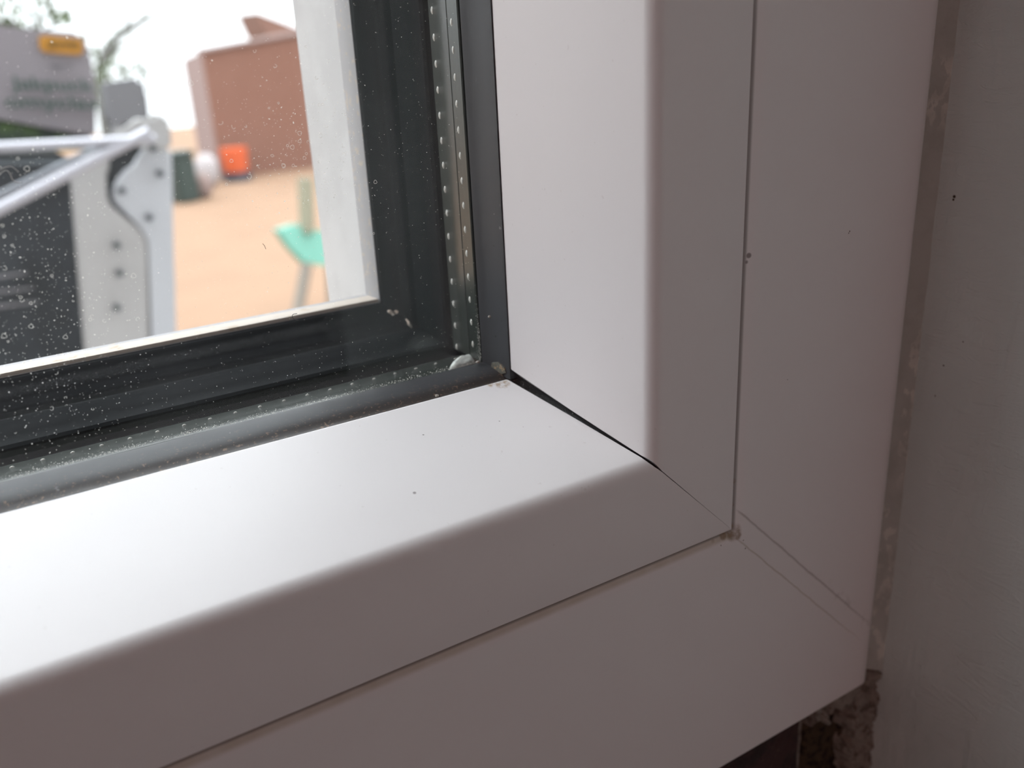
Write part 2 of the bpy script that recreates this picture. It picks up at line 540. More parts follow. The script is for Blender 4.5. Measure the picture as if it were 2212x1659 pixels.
# smears of sealant inside the unit
def lump(name, c, r, mat, parent, seed, flat=(1, 1, 1), amp=.45, freq=1.0, sub=3):
    bm = bmesh.new()
    bmesh.ops.create_icosphere(bm, subdivisions=sub, radius=1)
    for v in bm.verts:
        p = v.co.copy()
        d = 1 + amp * mnoise.noise(p * 1.7 * freq + Vector((seed, seed * 2, 0))) + amp * .5 * mnoise.noise(p * 4.3 * freq + Vector((0, seed, seed)))
        q = p * d
        v.co = Vector((c[0] + q.x * r * flat[0], c[1] + q.y * r * flat[1], c[2] + q.z * r * flat[2])) * S
    o = obj(name, bm, mat, parent, 60)
    return o
M_SMEAR = plain('pale_sealant', (.52, .54, .50), .6, nscale=900, c2=(.40, .42, .40))
M_TAN = plain('tan_sealant', (.36, .28, .22), .6, nscale=900, c2=(.25, .22, .19))
tag(lump('sealant_dab', (-31.4, 43.6, 28.2), 2.9, M_SMEAR, win, 3, (1.25, .55, .78), .35), 'whitish dab of sealant in the corner of the spacer')
tag(lump('sealant_smear', (-35.2, 67.6, 34.6), 1.5, M_TAN, win, 5, (1.15, .8, .75), .8), 'tan smear at the black corner')
tag(lump('sealant_smear', (-33.6, 64.4, 31.8), 1.7, M_TAN, win, 8, (.30, .9, .95), .6), 'tan streak below the black corner')
tag(lump('sealant_smear', (-32.6, 60.6, 29.2), 1.9, M_TAN, win, 11, (1.2, .5, .16), .5), 'small tan streak beside the spacer')

# ------------------------------------------------------------------ walls
RV = 53.8
tag(obj('wall_right', (lambda bm: (box(bm, RV, RV + 60, -260, 5.5, -300, WZ + 60), bm)[1])(bmesh.new()), M_PLASTER), kind='structure')
# grey weathered joint between frame and plaster, with flakes of white paint
m = Mat('joint_grey', (.50, .56, .53), .8)
fl = m.ramp(m.noise(420, 4, .65, (1, 1, .45)), .53, .56)
m.mix(m.M('MULTIPLY', fl, m.ramp(m.noise(34, 2, .5), .46, .56)), (.66, .71, .66))
m.mix(m.M('MULTIPLY', m.ramp(m.noise(160, 4, .6), .4, .7), .5), (.38, .43, .40))
m.bump(m.noise(500, 4, .6), .6, .0006)
bm = bmesh.new()
rows = []
for k in range(141):
    z = -58 + k * 3.0
    j = mnoise.noise(Vector((z * .11, 0, 3))) * .35 + mnoise.noise(Vector((z * .45, 2, 3))) * .15
    rows.append([bm.verts.new(Vector(p) * S) for p in ((49.0 + j * .6, 8, z), (49.6 + j, 4.6, z), (51.5, 4.0 + j * .5, z), (53.0 + j * .3, 2.2, z), (53.85, 1.2 + j, z), (54.4, 8, z))])
for a, b in zip(rows, rows[1:]):
    for i in range(6):
        j2 = (i + 1) % 6
        bm.faces.new((a[i], a[j2], b[j2], b[i]))
bm.faces.new(rows[0]); bm.faces.new(rows[-1][::-1])
tag(obj('trim_1', bm, m.m, None, 50), kind='structure')
# wall with the opening: outer skin, core, inner skin
bm = bmesh.new()
XL, XR, ZB, ZT = -1700, 1300, -1000, 1600
def leaf(w_in, y0, y1, mi, zb=None):
    l, r, b, t = -WX + w_in, -w_in, (w_in if zb is None else zb), WZ - w_in
    box(bm, XL, l, y0, y1, ZB, ZT, mi); box(bm, r, XR, y0, y1, ZB, ZT, mi)
    box(bm, l, r, y0, y1, ZB, b, mi); box(bm, l, r, y0, y1, t, ZT, mi)
leaf(37.6, 75.7, 100, 1, 5)
leaf(-56, 8.5, 69.9, 0, -131)
box(bm, -1700, -WX - 56, -260, 5.5, ZB, ZT, 0)
box(bm, RV + 60.5, XR, -260, 5.5, ZB, ZT, 0)
box(bm, -WX - 56, RV + 60.5, -260, 5.5, WZ + 62, ZT, 0)
box(bm, -WX - 56, RV + 60.5, -260, 8.4, ZB, -140, 0)
tag(obj('wall_back', bm, [M_ROOM, M_REVEAL]), kind='structure')
def slab(name, a, mat):
    bm = bmesh.new()
    box(bm, *a)
    return tag(obj(name, bm, mat), kind='structure')
slab('floor', (-1700, 1300, -3200, -262, -1000, -960), M_FLOOR)
slab('ceiling', (-1700, 1300, -3200, -262, 1600, 1640), M_ROOM)
slab('wall_left', (-1740, -1702, -3200, -262, -958, 1598), M_ROOM)
slab('wall_east', (1302, 1340, -3200, -262, -958, 1598), M_ROOM)
slab('wall_front', (-1700, 1300, -3240, -3202, -958, 1598), M_ROOM)

# ------------------------------------------------------------------ bare brick ledge and mortar under the frame
M_BRICK = Mat('dark_red_brick', (.060, .030, .030), .9)
M_BRICK.mix(M_BRICK.ramp(M_BRICK.noise(160, 5, .65), .45, .65), (.028, .018, .018))
M_BRICK.mix(M_BRICK.M('MULTIPLY', M_BRICK.ramp(M_BRICK.noise(500, 4, .7), .60, .68), .5), (.16, .12, .09))
M_BRICK.bump(M_BRICK.noise(350, 5, .7), .8, .0015)
M_BRICK = M_BRICK.m
M_MORT = Mat('crumbling_mortar', (.36, .34, .30), .95, spec=.1)
M_MORT.mix(M_MORT.ramp(M_MORT.noise(330, 5, .7), .48, .62), (.17, .145, .125))
M_MORT.bump(M_MORT.noise(700, 5, .7), .9, .0012)
M_MORT = M_MORT.m
M_MORT_D = Mat('brown_grit', (.10, .075, .05), .95, spec=.1)
M_MORT_D.mix(M_MORT_D.ramp(M_MORT_D.noise(420, 5, .7), .46, .6), (.035, .026, .024))
M_MORT_D.bump(M_MORT_D.noise(600, 5, .7), .9, .0015)
M_MORT_D = M_MORT_D.m
def rough_block(x0, x1, y0, y1, z0, z1, seed, amp=1.2, n=14):
    bm = bmesh.new()
    bmesh.ops.create_cube(bm, size=2)
    bmesh.ops.subdivide_edges(bm, edges=bm.edges[:], cuts=n, use_grid_fill=True)
    for v in bm.verts:
        p = v.co
        q = Vector(((x0 + x1) / 2 + p.x * (x1 - x0) / 2, (y0 + y1) / 2 + p.y * (y1 - y0) / 2, (z0 + z1) / 2 + p.z * (z1 - z0) / 2))
        d = Vector((mnoise.noise(q * .13 + Vector((seed, 0, 0))), mnoise.noise(q * .13 + Vector((0, seed, 0))), mnoise.noise(q * .13 + Vector((0, 0, seed)))))
        d += .5 * Vector((mnoise.noise(q * .5 + Vector((seed, 1, 0))), mnoise.noise(q * .5 + Vector((0, seed, 1))), mnoise.noise(q * .5 + Vector((1, 0, seed)))))
        edge = max(abs(p.x) + abs(p.z), abs(p.x) + abs(p.y), abs(p.y) + abs(p.z)) - 1.6
        q -= Vector((p.x, p.y, p.z)) * max(0, edge) * 3
        v.co = (q + d * amp) * S
    return bm
for x0, x1, y0, sd, mt, lb in ((-290, -85, 3.5, 1, M_BRICK, 'dark brick under the window frame, the one farthest from the plaster corner'),
                       (-78, 30.4, 3.0, 2, M_BRICK, 'dark red-brown brick directly under the white frame, left of the gap'),
                       (33.2, 53.0, 6.5, 3, M_MORT_D, 'brown crumbly brick end between the gap and the pale mortar')):
    tag(obj('brick', rough_block(x0, x1, y0, 66, -130, -59.6, sd, .8, 16 if sd < 3 else 20), mt, None, 60), lb, 'brick', 'bare bricks under the window')
# mortar packed in the corner, kept as one crumbly mass
bm = bmesh.new()
nx, nz = 60, 80
gr = []
for i in range(nx + 1):
    row = []
    for k in range(nz + 1):
        u, t = i / nx, k / nz
        x = 31.6 + 22.1 * u
        z = -58.4 - 40 * t
        q = Vector((x, 0, z))
        n1 = mnoise.noise(q * .22 + Vector((9, 2, 1)))
        n2 = mnoise.noise(q * .6 + Vector((4, 4, 4)))
        n3 = mnoise.noise(q * 1.5)
        cover = max((x - 44.5 - 3.0 * n1 - 2.0 * n2 - .04 * (-60 - z)) / 1.6, (z + 66.0 - 2.2 * n1 - 1.2 * n2 - .12 * (x - 30)) / 1.3)
        cover = max(0, min(1, cover))
        cover = cover * cover * (3 - 2 * cover)
        y = 8.0 + (2.4 - 8.0) * cover + (1.5 * n1 + 1.0 * n2 + .6 * n3) * cover - 1.6 * cover * max(0, u - .75) * 4 * .5
        row.append(bm.verts.new(Vector((x, max(y, .2), z)) * S))
    gr.append(row)
for i in range(nx):
    for k in range(nz):
        bm.faces.new((gr[i][k], gr[i + 1][k], gr[i + 1][k + 1], gr[i][k + 1]))
ex = bmesh.ops.extrude_edge_only(bm, edges=[e for e in bm.edges if e.is_boundary])
for v in [g for g in ex['geom'] if isinstance(g, bmesh.types.BMVert)]:
    v.co.y = .0092
bmesh.ops.contextual_create(bm, geom=[e for e in bm.edges if e.is_boundary])
tag(obj('mortar', bm, M_MORT, None, 70), 'crumbling grey-brown mortar packed in the corner below the white frame', 'mortar', kind='stuff')

# ------------------------------------------------------------------ dust on the room side of the glass
GY = 37.98
def speck(bm, x, z, r, y=GY, el=1.0, h=.35):
    n = random.choice((5, 6, 7))
    a0 = random.random() * 6.28
    ca, sa = math.cos(a0), math.sin(a0)
    rim = []
    for i in range(n):
        q = 2 * math.pi * i / n
        rr = r * random.uniform(.7, 1.3)
        u, v_ = rr * el * math.cos(q), rr * math.sin(q)
        rim.append(bm.verts.new(Vector((x + u * ca - v_ * sa, y, z + u * sa + v_ * ca)) * S))
    top = bm.verts.new(Vector((x, y - r * h, z)) * S)
    for i in range(n):
        bm.faces.new((rim[i], rim[(i + 1) % n], top))
def ringmark(bm, x, z, r, t=.035, part=1.0, y=GY):
    n = 18
    a0 = random.random() * 6.28
    prev = None
    cnt = int(n * part)
    for i in range(cnt + 1):
        q = a0 + 2 * math.pi * i / n
        rr = r * (1 + .12 * math.sin(3 * q + x * 9))
        c = (math.cos(q), math.sin(q))
        cur = [bm.verts.new(Vector((x + (rr + d) * c[0], y - hh, z + (rr + d) * c[1])) * S) for d, hh in ((-t, 0), (0, t * 1.2), (t, 0))]
        if prev:
            bm.faces.new((prev[0], prev[1], cur[1], cur[0]))
            bm.faces.new((prev[1], prev[2], cur[2], cur[1]))
        prev = cur
bm = bmesh.new()
def glass_at(px, py):
    p = on(px, py, 1, GY * S)
    return p.x / S, p.z / S
for _ in range(2400):                       # general fine dust, thicker to the left
    x = -32 - 88 * random.random()
    z = 31 + 75 * random.random()
    speck(bm, x, z, random.choice((.025, .03, .035, .045)) * random.uniform(.7, 1.2), el=random.choice((1, 1, 1.6)))
for _ in range(1100):
    x = random.gauss(-104, 7)
    z = random.gauss(55, 15)
    if x > -40 or z < 31: continue
    speck(bm, x, z, random.choice((.03, .035, .045, .07)) * random.uniform(.6, 1.2), el=random.choice((1, 1, 1.8)))
for _ in range(420):
    x = random.gauss(-62, 7)
    z = random.gauss(72, 8)
    speck(bm, x, z, random.choice((.03, .04, .06)) * random.uniform(.6, 1.3), el=random.choice((1, 1.5, 2.4)))
for _ in range(90):
    x, z = random.choice(((random.gauss(-103, 7), random.gauss(60, 16)), (random.gauss(-62, 6), random.gauss(74, 7))))
    if z > 33:
        ringmark(bm, x, z, random.uniform(.12, .36), .024, random.choice((.5, .75, 1, 1)))
for _ in range(1900):                       # grime line where glass meets the bottom gasket
    x = -31 - 92 * random.random()
    z = 30.6 + abs(random.gauss(0, .40)) + (.15 if x < -80 else 0)
    if mnoise.noise(Vector((x * .18, 0, 0))) + random.random() * .9 > .15:
        speck(bm, x, z, random.choice((.025, .035, .045, .06)) * random.uniform(.6, 1.2), el=random.choice((1, 1.5)))
for _ in range(260):                        # and up the vertical gasket
    z = 31 + abs(random.gauss(0, 5))
    speck(bm, -30.8 - abs(random.gauss(0, .35)), z, random.choice((.03, .05)) * random.uniform(.6, 1.2))
tag(obj('dust', bm, M_DUST), 'pale dust specks and dried drop rings scattered on the inside of the glass', 'dust', kind='stuff')

def tube(name, pts, r, mat, label=None, cat=None, group=None, parent=None, res=6):
    bm = bmesh.new()
    P = [Vector(p) for p in pts]
    # Catmull-Rom resample
    Q = []
    if len(P) > 2:
        E_ = [P[0]] + P + [P[-1]]
        for i in range(1, len(E_) - 2):
            for k in range(6):
                t = k / 6
                a, b, c, d = E_[i - 1], E_[i], E_[i + 1], E_[i + 2]
                Q.append(.5 * ((2 * b) + (c - a) * t + (2 * a - 5 * b + 4 * c - d) * t * t + (3 * b - a - 3 * c + d) * t ** 3))
        Q.append(P[-1])
    else:
        Q = P
    prev = None
    for i, p in enumerate(Q):
        d = (Q[min(i + 1, len(Q) - 1)] - Q[max(i - 1, 0)]).normalized()
        up = Vector((0, 1, 0)) if abs(d.y) < .9 else Vector((1, 0, 0))
        u = d.cross(up).normalized()
        v = d.cross(u)
        rr = r if not callable(r) else r(i / (len(Q) - 1))
        cur = [bm.verts.new(p + (u * math.cos(2 * math.pi * k / res) + v * math.sin(2 * math.pi * k / res)) * rr) for k in range(res)]
        if prev:
            for k in range(res):
                bm.faces.new((prev[k], prev[(k + 1) % res], cur[(k + 1) % res], cur[k]))
        else:
            bm.faces.new(cur)
        prev = cur
    bm.faces.new(prev[::-1])
    o = obj(name, bm, mat, parent, 60)
    return tag(o, label, cat, group)
def glass_path(pix, off=.10):
    return [Vector((x * S, (GY - off) * S, z * S)) for x, z in (glass_at(*p) for p in pix)]
M_FIB = plain('pale_fibre', (.65, .63, .60), .7)
M_FIBD = plain('dark_fibre', (.10, .09, .09), .7)
tube('fibre', glass_path([(-8, 372), (10, 362), (25, 360), (34, 366), (40, 372)]), .00004, M_FIB, 'short pale hair stuck to the glass at the left edge, upper of two', 'fibre', 'fibres on the glass')
tube('fibre', glass_path([(-6, 384), (4, 372), (14, 368), (22, 376), (27, 388), (36, 394), (46, 395)]), .00004, M_FIB, 'pale curled hair stuck to the glass at the left edge, lower of two', 'fibre', 'fibres on the glass')
tube('fibre', glass_path([(567, 526), (571, 531), (574, 538)]), .00004, M_FIBD, 'tiny dark straight hair on the glass before the sandy ground', 'fibre', 'fibres on the glass')
tube('fibre', glass_path([(641, 677), (632, 679), (631, 685), (637, 690), (644, 691)], .15), .00005, M_FIBD, 'tiny dark curled hair at the lower edge of the view out', 'fibre', 'fibres on the glass')
# crumbs on the gasket and bead
M_CRUMB = plain('crumb_grit', (.45, .42, .37), .8)
def crumb(c, r, label, seed):
    o = lump('crumb', (0, 0, 0), r, M_CRUMB, None, seed, (1, .8, .7), .6, 1.2, 2)
    o.location = Vector(c) * S
    tag(o, label, 'crumb', 'crumbs of grit')
crumb((-30.0, 35.2, 40.2), .32, 'pale crumb of grit stuck on the upright grey gasket', 1)
crumb((-44.3, 31.2, 29.0), .35, 'pale crumb of grit on the lower gasket, above the white bead', 2)
crumb((-32.0, 37.3, 31.0), .35, 'pale crumb of grit in the corner where the gaskets meet', 4)

# ------------------------------------------------------------------ outside
GZ = -2.0
def gpt(px, py):
    d = ray(px, py)
    return CAM + d * ((GZ - CAM.z) / d.z)
M_SAND = Mat('sandy_gravel', (0.20, 0.128, 0.085), .95, spec=.1)
M_SAND.mix(M_SAND.ramp(M_SAND.noise(1.3, 5, .6), .4, .65), (0.187, 0.12, 0.08))
M_SAND.mix(M_SAND.M('MULTIPLY', M_SAND.ramp(M_SAND.noise(60, 4, .7), .5, .7), .4), (0.151, 0.105, 0.0756))
bm = bmesh.new()
box(bm, -25, 12, .11, 30, GZ - .2, GZ, 0, 1)
tag(obj('ground', bm, M_SAND.m), kind='structure')
def brickwork(name, a, b, scale=5):
    m = Mat(name, a, .9, spec=.2)
    t = m.t.nodes.new('ShaderNodeTexBrick')
    t.inputs['Scale'].default_value = scale
    t.inputs['Color1'].default_value = (*a, 1)
    t.inputs['Color2'].default_value = (*b, 1)
    t.inputs['Mortar'].default_value = (.17, .12, .10, 1)
    t.inputs['Mortar Size'].default_value = .012
    mp = m.t.nodes.new('ShaderNodeMapping')
    mp.inputs['Rotation'].default_value = (math.radians(90), 0, 0)
    m.t.links.new(m.coord(), mp.inputs[0])
    m.t.links.new(mp.outputs[0], t.inputs['Vector'])
    m.t.links.new(t.outputs[0], m.b.inputs['Base Color'])
    return m.m
M_BW = brickwork('red_brown_brickwork', (0.16, 0.075, 0.052), (0.145, 0.066, 0.045))
M_PINK = plain('pinkish_render', (0.21, 0.151, 0.139), .85)
M_ROOF = plain('red_roof_tiles', (0.176, 0.0882, 0.063), .8, nscale=6, c2=(0.151, 0.0756, 0.0546))
def prism(bm, pts, depth, mi=0):
    """solid from a planar outline, thickened along depth vector"""
    A = [bm.verts.new(p) for p in pts]
    B = [bm.verts.new(Vector(p) + Vector(depth)) for p in pts]
    n = len(A)
    f = [bm.faces.new(A), bm.faces.new(B[::-1])]
    for i in range(n):
        j = (i + 1) % n
        f.append(bm.faces.new((A[i], B[i], B[j], A[j])))
    for x in f:
        x.material_index = mi
    return bm
def vplane(px, py, A, B):
    """where the view ray meets the vertical plane through ground points A and B"""
    n = Vector((B.y - A.y, A.x - B.x, 0)).normalized()
    d = ray(px, py)
    return CAM + d * ((A - CAM).dot(n) / d.dot(n))
b1, b2 = gpt(478, 386), gpt(712, 357)
dirv = (b2 - b1).normalized()
nrm = Vector((-dirv.y, dirv.x, 0))
if nrm.y < 0: nrm = -nrm
house = empty('brick_outbuilding', b1)
tag(house, 'brown brick outbuilding standing across the sandy yard', 'building')
t1 = vplane(456, 112, b1, b2)
t2 = vplane(645, 74, b1, b2)
b2x = b1 + dirv * ((t2 - b1).dot(dirv))
far = b1 + (b2x - b1) * 1.8
tf = t1 + (t2 - t1) * 1.8
bm = prism(bmesh.new(), [b1, far, Vector((far.x, far.y, tf.z)), Vector((b1.x, b1.y, t1.z))], nrm * .25)
adopt(obj('front_wall', bm, M_BW), house)
b0 = gpt(437, 380)
t0 = vplane(407, 130, b1, b0)
bm = prism(bmesh.new(), [b1 - dirv * .01, b0, Vector((b0.x, b0.y, t0.z)), Vector((b1.x, b1.y, t1.z)) - dirv * .01], (b1 - b0).cross(Vector((0, 0, 1))).normalized() * -.2)
adopt(obj('side_wall', bm, M_PINK), house)
# coping along the top of the front wall
cp = [b1, far]
bm = prism(bmesh.new(), [Vector((b1.x, b1.y, t1.z)) - nrm * .06, Vector((far.x, far.y, tf.z)) - nrm * .06, Vector((far.x, far.y, tf.z + .05)) - nrm * .06, Vector((b1.x, b1.y, t1.z + .05)) - nrm * .06], nrm * .36)
adopt(obj('coping', bm, M_PINK), house)
# higher tiled roof behind
bb, bf = b1 + nrm * 2.5, far + nrm * 2.5
def bp(px, py):
    return vplane(px, py, bb, bf)
r_ = [bp(556, 28), bp(700, 82), bp(700, 130), bp(600, 110), bp(575, 70)]
roof = obj('tiled_roof', prism(bmesh.new(), r_, nrm * 1.2), M_ROOF)
tag(roof, 'red tiled roof end rising behind the brick outbuilding', 'roof')
bm = prism(bmesh.new(), [bp(592, 92), bp(700, 70), Vector((*bp(700, 70).xy, GZ)), Vector((*bp(592, 92).xy, GZ))], nrm * 1.0)
house2 = obj('gable_wall', bm, M_PINK, None)
adopt(house2, roof)
# white rendered house closing the yard
wa, wb = Vector((-14, 17, GZ)), Vector((2, 21, GZ))
wn = Vector((-(wb - wa).y, (wb - wa).x, 0)).normalized()
hw_ = empty('white_house', wa)
tag(hw_, 'white rendered house beyond the yard, washed out by the sky', 'building')
adopt(obj('wall', prism(bmesh.new(), [wa, wb, wb + Vector((0, 0, 2.7)), wa + Vector((0, 0, 2.7))], wn * .4), plain('white_render', (0.357, 0.357, 0.357), .9)), hw_)
adopt(obj('roof', prism(bmesh.new(), [wa + Vector((0, 0, 2.7)), wb + Vector((0, 0, 2.7)), wb + Vector((0, 0, 2.85)), wa + Vector((0, 0, 2.85))], wn * 1.0), plain('pale_roof', (0.252, 0.252, 0.252), .9)), hw_)

def rbox(bm, c, sx, sy, sz, bev=.02, ang=0):
    r = bmesh.ops.create_cube(bm, size=1)
    for v in r['verts']:
        q = Vector((v.co.x * sx, v.co.y * sy, v.co.z * sz))
        q.rotate(Matrix.Rotation(ang, 3, 'Z'))
        v.co = q + Vector(c)
    es = list({e for v in r['verts'] for e in v.link_edges})
    bmesh.ops.bevel(bm, geom=es, offset=bev, segments=2, affect='EDGES')
def pick(px, py, z):
    d = ray(px, py)
    return CAM + d * ((z - CAM.z) / d.z)
# wheelie bin, white tub, orange bucket in front of the outbuilding
g = pick(402, 436, GZ)
bin_ = empty('wheelie_bin', (g.x, g.y, GZ))
tag(bin_, 'dark green bin left of the white sack by the outbuilding', 'bin')
bm = bmesh.new()
dist = (g - CAM).length
wpx = dist / F_PX
bw, bh = 44 * wpx, 100 * wpx
rbox(bm, (g.x, g.y, GZ + bh * .46), bw, bw, bh * .9, .03, .3)
M_BIN = plain('dark_green_plastic', (0.0147, 0.0273, 0.0231), .5)
adopt(obj('bin_body', bm, M_BIN), bin_)
bm = bmesh.new()
rbox(bm, (g.x, g.y, GZ + bh * .95), bw * 1.12, bw * 1.12, bh * .09, .02, .3)
adopt(obj('lid', bm, M_BIN), bin_)
def sackat(px0, px1, pyb, pyt, name, mat, label, cat, sq=.8):
    gq = pick((px0 + px1) / 2, pyb, GZ)
    wq = (gq - CAM).length / F_PX
    rx, hz = (px1 - px0) * wq / 2, (pyb - pyt) * wq
    bm = bmesh.new()
    bmesh.ops.create_icosphere(bm, subdivisions=3, radius=1)
    for v in bm.verts:
        p = v.co
        f = 1 + .10 * mnoise.noise(p * 2.2 + Vector((px0, 0, 0)))
        zz = math.copysign(abs(p.z) ** sq, p.z)
        v.co = Vector((p.x * rx * f, p.y * rx * f, (zz + 1) * hz / 2))
    o = obj(name, bm, mat, None, 80)
    o.location = (gq.x, gq.y, GZ)
    return tag(o, label, cat), gq, rx, hz
sackat(424, 462, 428, 378, 'sack', plain('pinkish_sack', (0.176, 0.126, 0.113), .9), 'low pinkish-brown sack leaning before the dark green bin', 'sack')
sackat(430, 476, 404, 338, 'sack', plain('white_sack', (0.277, 0.252, 0.252), .8), 'rounded off-white sack between the green bin and orange bucket', 'sack')
g = pick(514, 390, GZ)
wq = (g - CAM).length / F_PX
rr = 27 * wq
bk = empty('bucket', (g.x, g.y, GZ))
tag(bk, 'bright orange bucket on a dark base against the brick wall', 'bucket')
bm = bmesh.new()
bmesh.ops.create_cone(bm, cap_ends=True, segments=28, radius1=rr * .85, radius2=rr, depth=46 * wq, matrix=Matrix.Translation((g.x, g.y, GZ + (18 + 23) * wq)))
adopt(obj('bucket_body', bm, plain('orange_plastic', (0.42, 0.0672, 0.0147), .5), None, 40), bk)
bm = bmesh.new()
bmesh.ops.create_cone(bm, cap_ends=True, segments=28, radius1=rr * 1.05, radius2=rr * 1.0, depth=17.6 * wq, matrix=Matrix.Translation((g.x, g.y, GZ + 9 * wq)))
adopt(obj('base', bm, plain('dark_blue_plastic', (0.0168, 0.021, 0.0336), .5), None, 40), bk)

# teal stool with grey legs, nearer the window
sz = GZ + .62
c0 = pick(660, 538, sz)
wq = (c0 - CAM).length / F_PX
ch = empty('garden_seat', (c0.x, c0.y, GZ))
tag(ch, 'pale teal garden seat on grey legs, partly hidden by the white reveal', 'seat')
ctr = [(598, 497), (640, 484), (700, 500), (760, 512), (765, 568), (700, 574), (655, 568), (625, 532)]
bm = bmesh.new()
P = []
dirx = Vector((1, .55, 0)).normalized()
pn = Vector((dirx.y, -dirx.x, 0))
for px, py in ctr:
    d = ray(px, py)
    P.append(CAM + d * ((c0 - CAM).dot(pn) / d.dot(pn)))
prism(bm, P, -pn * .06)
bmesh.ops.bevel(bm, geom=bm.edges[:], offset=.012, segments=2, affect='EDGES')
adopt(obj('seat', bm, plain('teal_plastic', (0.125, 0.33, 0.27), .5), None, 50), ch)
M_LEG = plain('weathered_grey_wood', (0.143, 0.126, 0.105), .8)
def onp(px, py, off=0):
    d = ray(px, py)
    return CAM + d * (((c0 - CAM).dot(pn) - off) / d.dot(pn))
for a_px, b_px, r_ in (((662, 572), (640, 690), 13), ((708, 574), (712, 690), 5)):
    a3, b3 = onp(*a_px, -.0), onp(*b_px)
    b3 = a3 + (b3 - a3) * ((GZ - a3.z) / (b3.z - a3.z))
    adopt(tube('leg', [a3, b3], r_ * wq, M_LEG, res=10), ch)
adopt(tube('back_post', [onp(664, 500), onp(659, 385)], 17 * wq, plain('grey_green_post', (0.176, 0.168, 0.118), .8), res=10), ch)

# ---- trailer and load close to the window
TY = 0.78
def T(px, py, y=TY):
    return on(px, py, 1, y)
k_ = (T(300, 400) - CAM).length / F_PX           # metres per pixel there
tr = empty('utility_trailer', (T(200, 700).x, TY, GZ))
tag(tr, 'light grey metal trailer with bar railings and a dark load bed', 'trailer')
M_PANEL = plain('light_grey_sheet', (0.4, 0.395, 0.39), .55, nscale=8, c2=(0.37, 0.365, 0.36))
M_PANEL2 = plain('pale_painted_steel', (0.45, 0.465, 0.49), .5)
M_BAR = plain('galvanised_bar', (0.42, 0.42, 0.46), .4, .3)
M_DARK = plain('dark_bed', (.006, .009, .011), .7, nscale=14, c2=(0.018, 0.023, 0.028))
def tpoly(name, pix, mat, depth, y=TY, bev=.004, label=None):
    bm = prism(bmesh.new(), [T(p[0], p[1], y) for p in pix], (0, depth, 0))
    if bev:
        bmesh.ops.bevel(bm, geom=bm.edges[:], offset=bev, segments=2, affect='EDGES')
    o = adopt(obj(name, bm, mat, None, 45), tr)
    if label: o['label'] = label
    return o
tpoly('side_panel', [(152, 372), (190, 335), (240, 318), (236, 372), (222, 408), (224, 430), (240, 446), (308, 497), (322, 520), (332, 1100), (212, 1100)], M_PANEL, .008, bev=.003)
tpoly('corner_post', [(305, 315), (372, 322), (378, 600), (396, 1100), (336, 1100), (328, 520), (314, 493), (246, 438), (242, 425), (250, 400), (262, 374), (292, 355), (306, 345)], M_PANEL2, .008, bev=.003, label='pale corner post with a wavy dark joint')
tpoly('bracket_plate', [(322, 250), (345, 243), (362, 252), (371, 272), (373, 326), (306, 330), (300, 300), (240, 302), (238, 282), (300, 268)], M_PANEL, .010, TY - .012, label='grey bracket plate with rounded top')
tpoly('hinge_box', [(214, 182), (306, 168), (318, 200), (325, 262), (322, 300), (248, 306), (241, 250), (231, 222)], plain('dull_grey_plastic', (0.17, 0.17, 0.18), .7), .02, TY + .06, label='dull grey tapered box on the trailer corner')
tpoly('backing_plate', [(205, 300), (320, 300), (322, 560), (330, 1100), (300, 1100), (300, 520), (205, 470)], M_DARK, .03, TY + .08, bev=0, label='dark plate seen in the joint')
tpoly('load_bed', [(-260, 362), (170, 352), (166, 372), (160, 400), (205, 700), (215, 1100), (-260, 1100)], M_DARK, .5, TY + .09, bev=0)
for a, b, r_, mt in (((-200, 328), (335, 300), 8.5, M_BAR), ((-200, 555), (322, 285), 10.5, M_BAR), ((-200, 520), (215, 318), 7.5, plain('dull_bar', (0.15, 0.16, 0.18), .5))):
    yy = TY - .03 if r_ > 8 else TY + .04
    adopt(tube('railing_bar', [T(*a, yy), T(*b, yy)], r_ * k_, mt, res=12), tr)
for y0_, x1_ in ((600, 60), (632, 72), (662, 84)):
    adopt(tube('slat', [T(-200, y0_ + 24, TY + .05), T(x1_, y0_ - 10, TY + .05)], lambda t: (6.5 * (1 - t * .8)) * k_, plain('grey_slat', (0.16, 0.15, 0.16), .6), res=10), tr)
for px, py in ((330, 320), (263, 412), (345, 375), (322, 470), (252, 530), (258, 590), (252, 665)):
    bm = bmesh.new()
    c = T(px, py, TY - (.024 if py < 325 else .004))
    bmesh.ops.create_cone(bm, cap_ends=True, segments=16, radius1=6.5 * k_, radius2=6.5 * k_, depth=.006, matrix=Matrix.Translation(c) @ Matrix.Rotation(math.radians(90), 4, 'X'))
    adopt(obj('bolt', bm, plain('dark_bolt', (0.0504, 0.063, 0.0672), .5)), tr)

